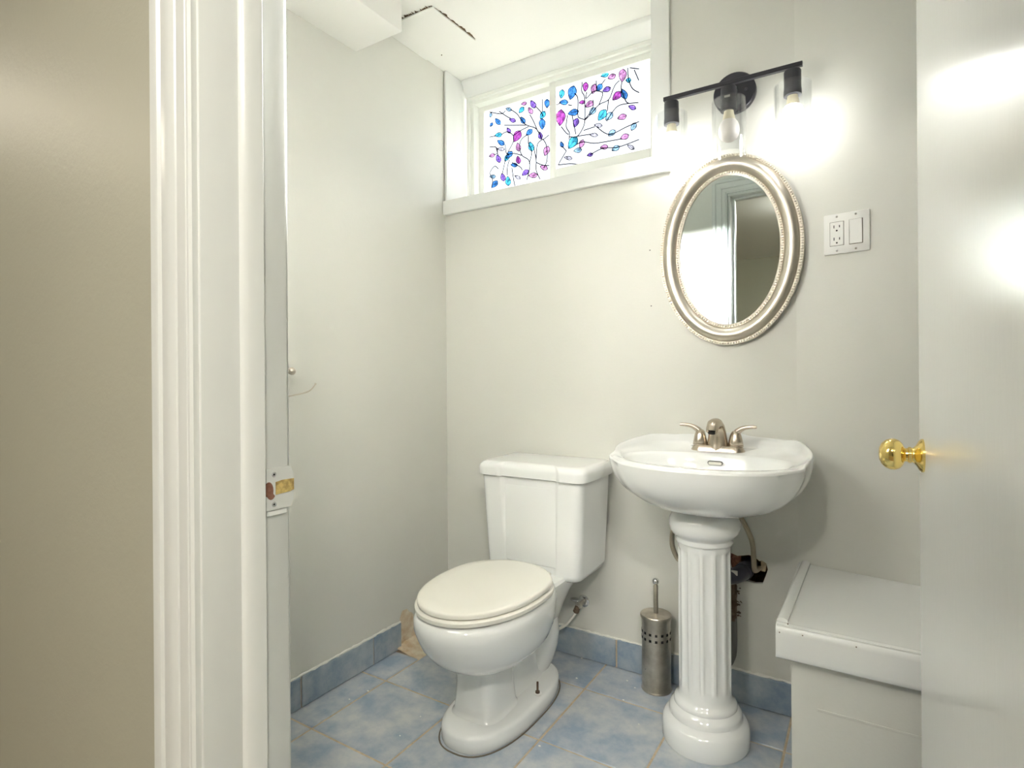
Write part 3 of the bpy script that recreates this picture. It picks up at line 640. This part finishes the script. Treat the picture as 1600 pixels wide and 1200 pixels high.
B().lathe([(.0105, 0), (.0105, .002)], (CXF, FY-.0805, FZ+.0615), n=16, d=(0, -.45, -1)).build('aerator', 'dark', fo)
for sg in (-1, 1):
    hx = CXF+sg*.052
    hb = B().lathe([(.0225, .0165), (.0225, .019), (.0205, .020), (.0215, .0215), (.020, .032), (.017, .046), (.0135, .056), (.009, .062)], (hx, FY, FZ), 'z', 28)
    hb.tube([(hx-sg*.002, FY, FZ+.048), (hx+sg*.006, FY-.001, FZ+.061), (hx+sg*.024, FY-.004, FZ+.0725), (hx+sg*.046, FY-.007, FZ+.0765), (hx+sg*.060, FY-.009, FZ+.0765)], [.011, .0095, .0068, .0055, .0042], 14)
    hb.build('lever_handle', 'nickel', fo, smooth=45)

# pipes under the sink
dp = thing('drain_pipe', 'black plastic drain pipe running into the ragged wall hole', 'pipe', (-.36, YB-.05, .3))
B().tube([(-.322, YB+.06, .423), (-.326, YB-.035, .423)], .021, 24).build('pipe', 'abs', dp)
B().lathe([(.021, 0), (.0265, .001), (.0265, .030), (.021, .031)], (-.326, YB-.012, .423), n=24, d=(-.12, -1, -.02)).build('coupling', 'abs', dp)
B().tube([(-.328, YB-.04, .423), (-.345, YB-.075, .420), (-.385, YB-.10, .41), (-.40, YB-.105, .36), (-.40, YB-.105, .28)], .024, 20).build('elbow', 'abs', dp)
B().box(-.352, -.334, YB-.098, YB-.096, .428, .442).build('sticker', 'label', dp, smooth=0)
op = thing('old_pipe', 'rusty scaled pipe stub with grey tail behind the sink column', 'pipe', (-.375, YB-.03, .1))
PXo, PYo = -.366, YB-.018
B().tube([(PXo, PYo, .375), (PXo+.001, PYo, .30), (PXo-.001, PYo, .26)], .014, 12).disp(.0015, 3).build('scaled_pipe', 'rust', op, smooth=0)
b = B(); rg = random.Random(21)
for z in (.352, .315, .278):
    for k in range(5):
        c = Vector((PXo+.010+.004*k, PYo-.006+rg.uniform(-.006, .004), z+rg.uniform(-.008, .008)+.002*k)); s_ = .013-.0018*k
        b.add([c+Vector((rg.uniform(-1, 1), rg.uniform(-.6, .6), rg.uniform(-.6, .6)))*s_ for _ in range(6)], [(0, 1, 2), (0, 2, 3), (0, 3, 4), (1, 4, 5), (2, 3, 5), (1, 2, 5)])
b.build('rust_flakes', 'rust', op, smooth=0)['kind'] = 'stuff'
B().tube([(PXo+.002, PYo, .268), (PXo+.003, PYo, .20), (PXo+.001, PYo, .15), (PXo-.006, PYo, .118)], [.012, .012, .011, .006], 12).build('pipe_tail', 'grey', op)
B().tube([(-.345, 1.80, .668), (-.339, 1.81, .64), (-.330, 1.83, .60), (-.304, 1.832, .545), (-.296, 1.832, .51), (-.293, 1.834, .45), (-.292, 1.85, .436), (-.286, YB-.010, .434)], .0075, 12).build('supply_hose', 'hose', sk)['label'] = 'braided steel supply hose dropping into the wall hole'
B().tube([(-.47, 1.80, .668), (-.49, 1.80, .62), (-.524, 1.80, .55), (-.531, 1.80, .497), (-.520, 1.80, .460), (-.500, 1.803, .440), (-.45, 1.84, .42), (-.40, 1.87, .42)], .0075, 12).build('supply_hose', 'hose', sk)['label'] = 'braided steel supply hose looping out beside the column'

# ------------------------------------------------------------------ toilet brush
TB = (-.595, 1.832)
br = thing('toilet_brush', 'brushed steel toilet brush canister with knobbed handle between toilet and sink', 'toilet brush', (TB[0], TB[1], 0))
B().lathe([(.0475, 0), (.049, .003), (.0475, .006), (.0465, .008), (.0465, .222), (.0475, .224), (.0475, .236)], (*TB, 0), 'z', 48).build('canister', 'steel', br, smooth=40)
B().lathe([(.0505, .236), (.051, .238), (.051, .243), (.049, .246), (.02, .249)], (*TB, 0), 'z', 48).build('lid', 'steel', br, smooth=40)
B().lathe([(.0085, .246), (.0075, .250), (.0075, .338), (.006, .340), (.006, .343)], (*TB, 0), 'z', 18).build('handle', 'steel', br, smooth=40)
B().sphere((*TB, .352), .0112, 18, 12).build('handle_knob', 'chrome', br)
for row, z in enumerate((.192, .172)):
    for k in range(15):
        a = 2*PI*k/15; t = Vector((-math.sin(a), math.cos(a), 0)); n = Vector((math.cos(a), math.sin(a), 0)); c = Vector((*TB, z))+n*.0468
        b = B(); h = .0040
        vs_ = [c+t*sx*h+Vector((0, 0, sz*h))+n*(.0003 if q else -.004) for q in (0, 1) for sx, sz in ((-1, -1), (1, -1), (1, 1), (-1, 1))]
        b.add(vs_, [(0, 1, 2, 3), (4, 5, 6, 7), (0, 1, 5, 4), (1, 2, 6, 5), (2, 3, 7, 6), (3, 0, 4, 7)]).build('perforation', 'dark', br, smooth=0)

# ------------------------------------------------------------------ mirror
MC = (-.371, YB-.0062, 1.4235); IA, IB = .155, .2385
mi = thing('oval_mirror', 'oval mirror in a beaded champagne silver frame above the sink', 'mirror', MC)
mi.rotation_euler.z = math.radians(-1.5)     # leans on the bend of the wall
NM = 128
def mring(o, h): return [(MC[0]+(IA+o)*math.cos(2*PI*i/NM), MC[1]-h, MC[2]+(IB+o)*math.sin(2*PI*i/NM)) for i in range(NM)]
fp = [(-.004, .004), (-.004, .012), (.000, .014), (.006, .0145), (.0075, .013), (.009, .0155), (.012, .020), (.018, .0265), (.026, .0305), (.033, .031), (.040, .0285), (.046, .0235), (.0495, .0185), (.050, .0155), (.0515, .015), (.0525, .0165), (.060, .0165), (.0615, .014), (.0615, 0), (.03, 0)]
b = B(); rr = [mring(o, h) for o, h in fp]; b.loft(rr+[rr[0]], True, False, False); b.build('frame', 'champ', mi, smooth=45)
def beads(o, h, r_, n, name):
    b = B(); pts = []; acc = 0; prev = None; K = 2000
    for i in range(K+1):
        t = 2*PI*i/K; p = Vector((MC[0]+(IA+o)*math.cos(t), MC[1]-h, MC[2]+(IB+o)*math.sin(t)))
        pts.append(p)
    L = sum((pts[i+1]-pts[i]).length for i in range(K)); st = L/n; nxt = 0
    for i in range(K):
        if acc >= nxt and nxt < L-st*.5: b.sphere(pts[i], r_, 6, 5); nxt += st
        acc += (pts[i+1]-pts[i]).length
    ob = b.build(name, 'champ', mi, smooth=60); ob['kind'] = 'stuff'
beads(.003, .0150, .0034, 160, 'inner_beading'); beads(.0563, .0170, .0035, 200, 'outer_beading')
B().prism([(MC[0]+(IA-.001)*math.cos(2*PI*i/NM), MC[2]+(IB-.001)*math.sin(2*PI*i/NM)) for i in range(NM)], [], 'y', MC[1]-.009, MC[1]-.005).build('mirror_glass', 'mirror', mi, smooth=0)

# ------------------------------------------------------------------ vanity light
LY, LZ = 1.797, 1.906
vl = thing('vanity_light', 'black three-bulb vanity light with clear glass shades above the mirror', 'wall light', (-.348, YB, 1.912))
B().lathe([(.0615, 0), (.063, .002), (.063, .018), (.060, .021), (.02, .0215)], (-.348, YB, 1.912), n=48, d=(0, -1, 0)).build('back_plate', 'black', vl, smooth=40)
B().tube([(-.348, YB-.02, 1.912), (-.347, LY, LZ)], .011, 16).build('arm', 'black', vl)
for sx in (-.035, .035): B().sphere((-.348+sx, YB-.022, 1.912), .005, 10, 6).build('mounting_screw', 'black', vl)
B().rbox(-.546, -.150, LY-.0065, LY+.0065, LZ-.0055, LZ+.0075, .001, 1).build('bar', 'black', vl)
for k, x in enumerate((-.5215, -.349, -.176)):
    so = B().lathe([(.006, 0), (.006, -.007), (.0215, -.008), (.0225, -.010), (.0225, -.060), (.0235, -.061), (.0235, -.078), (.0215, -.079), (.017, -.079)], (x, LY, LZ-.005), 'z', 32).build('socket', 'black', vl, smooth=40)
    zt, zb = LZ-.050, LZ-.214
    sh = B().lathe([(.0485, zb), (.0485, zt-.004), (.046, zt), (.024, zt), (.024, zt-.003), (.0445, zt-.003), (.046, zt-.006), (.046, zb), (.0485, zb)], (x, LY, 0), 'z', 48, False, False).build('glass_shade', 'shade', vl, smooth=40)
    z0 = LZ-.084
    B().lathe([(.0135, z0+.004), (.0145, z0-.006), (.0175, z0-.022), (.0195, z0-.028)], (x, LY, 0), 'z', 28).build('bulb_collar', 'bulbbase', so)
    pr_ = [(.0195, z0-.028), (.0255, z0-.036), (.0295, z0-.048), (.0303, z0-.060), (.0283, z0-.073), (.0225, z0-.083), (.013, z0-.0895), (.003, z0-.0915)]
    bo = B().lathe(pr_, (x, LY, 0), 'z', 32).build('bulb', 'bulboff' if k == 1 else 'bulbon', so)
    bo['label'] = 'unlit white bulb' if k == 1 else 'glowing white bulb'
B().box(-.357, -.341, LY-.0232, LY-.0222, LZ-.050, LZ-.044).build('sticker', 'label', vl, smooth=0)

# ------------------------------------------------------------------ switch and outlet plate on the bent wall
cx = -.048
sw = thing('switch_plate', 'white double wall plate with outlet and rocker switch right of the mirror', 'switch', (cx, bend_y(cx), 1.4315), -BA, local=True)
B().rbox(-.0575, .0575, -.0065, 0, -.0575, .0575, .003, 2).build('plate', 'plastic', sw)
ol = B().rbox(-.0405, -.0065, -.0080, -.004, -.0335, .0335, .001, 1).build('outlet', 'plastic', sw)
B().box(-.0415, -.0055, -.0067, -.0055, -.0345, .0345).build('outlet_gap', 'gap', sw, smooth=0)
for z in (.0165, -.0185):
    for x, h in ((-.0305, .0042), (-.0165, .0034)): B().box(x-.0011, x+.0011, -.0083, -.006, z+.004-h, z+.004+h).build('slot', 'dark', ol, smooth=0)
    B().lathe([(.0024, 0), (.0024, .002)], (-.0235, -.0083, z-.0075), 'y', 12).build('ground_hole', 'dark', ol)
rk = B().prism([(-.0062, -.0335), (-.0095, -.0335), (-.0075, 0), (-.0115, .0335), (-.0062, .0335)], [], 'x', .0085, .0390).build('rocker', 'plastic', sw, smooth=20)
B().box(.0070, .0408, -.0068, -.0055, -.0350, .0350).build('rocker_gap', 'gap', sw, smooth=0)
for x in (-.0235, .0237):
    for z in (.0485, -.0485): B().lathe([(.0028, 0), (.0028, .0006)], (x, -.0070, z), 'y', 12).build('screw', 'chrome', sw)

# ------------------------------------------------------------------ toilet roll holder on the left wall
tp = thing('toilet_roll_holder', 'empty champagne metal toilet roll holder on the left wall', 'paper holder', (XL, 1.08, 1.055))
pb = on(455.5, 580, x=XL+.055)
B().lathe([(.024, 0), (.024, .004), (.018, .008), (.009, .012), (.008, .050)], (XL, pb.y, pb.z), 'x', 24).build('post', 'champ', tp)
B().sphere((XL+.057, pb.y, pb.z), .0115, 18, 12).build('finial', 'champ', tp)
h1, h2, h3 = on(447, 620, x=XL+.055), on(481, 612, x=XL+.055), on(493, 600, x=XL+.055)
B().tube([(XL+.03, pb.y-.02, pb.z-.004), (XL+.05, pb.y-.06, pb.z-.03), (XL+.055, pb.y-.05, h1.z-.002), tuple(h1), tuple(h2), tuple(h3)], .0022, 10).build('roll_rod', 'champ', tp)
B().sphere(h3, .0033, 10, 6).build('rod_tip', 'champ', tp)

# nail holes left in the paint
b = B()
for px, py in ((1015.5, 391), (1017.5, 478), (1338, 232), (1337, 262)): b.sphere(on(px, py, y=YB-.0005), .0022, 8, 4, (1, .4, 1))
b.build('nail_hole', 'dark', wb)

# ------------------------------------------------------------------ hall lamps; the near two are unseen fill added for room and jamb
for lx, ly, lab, lm in ((-.42, -1.0, 'round frosted flush fill lamp added unseen in the hall straight outside the doorway', 'lamp'), (.50, -.60, 'brightest round frosted flush fill lamp added unseen in the hall', 'lamp3'), (-3.3, -.35, 'dim warm flush ceiling lamp at the far end of the hall', 'lamp2')):
    hl = thing('hall_and_fill_lamp', lab, 'ceiling light', (lx, ly, ZC))
    B().lathe([(.15, 0), (.15, -.02), (.14, -.03)], (lx, ly, ZC), 'z', 40).build('base', 'chrome', hl)
    B().lathe([(.138, -.028), (.13, -.055), (.10, -.08), (.05, -.095), (.01, -.099)], (lx, ly, ZC), 'z', 40).build('glass_dome', lm, hl)

for o in bpy.data.objects:
    if '_o' in o: del o['_o']
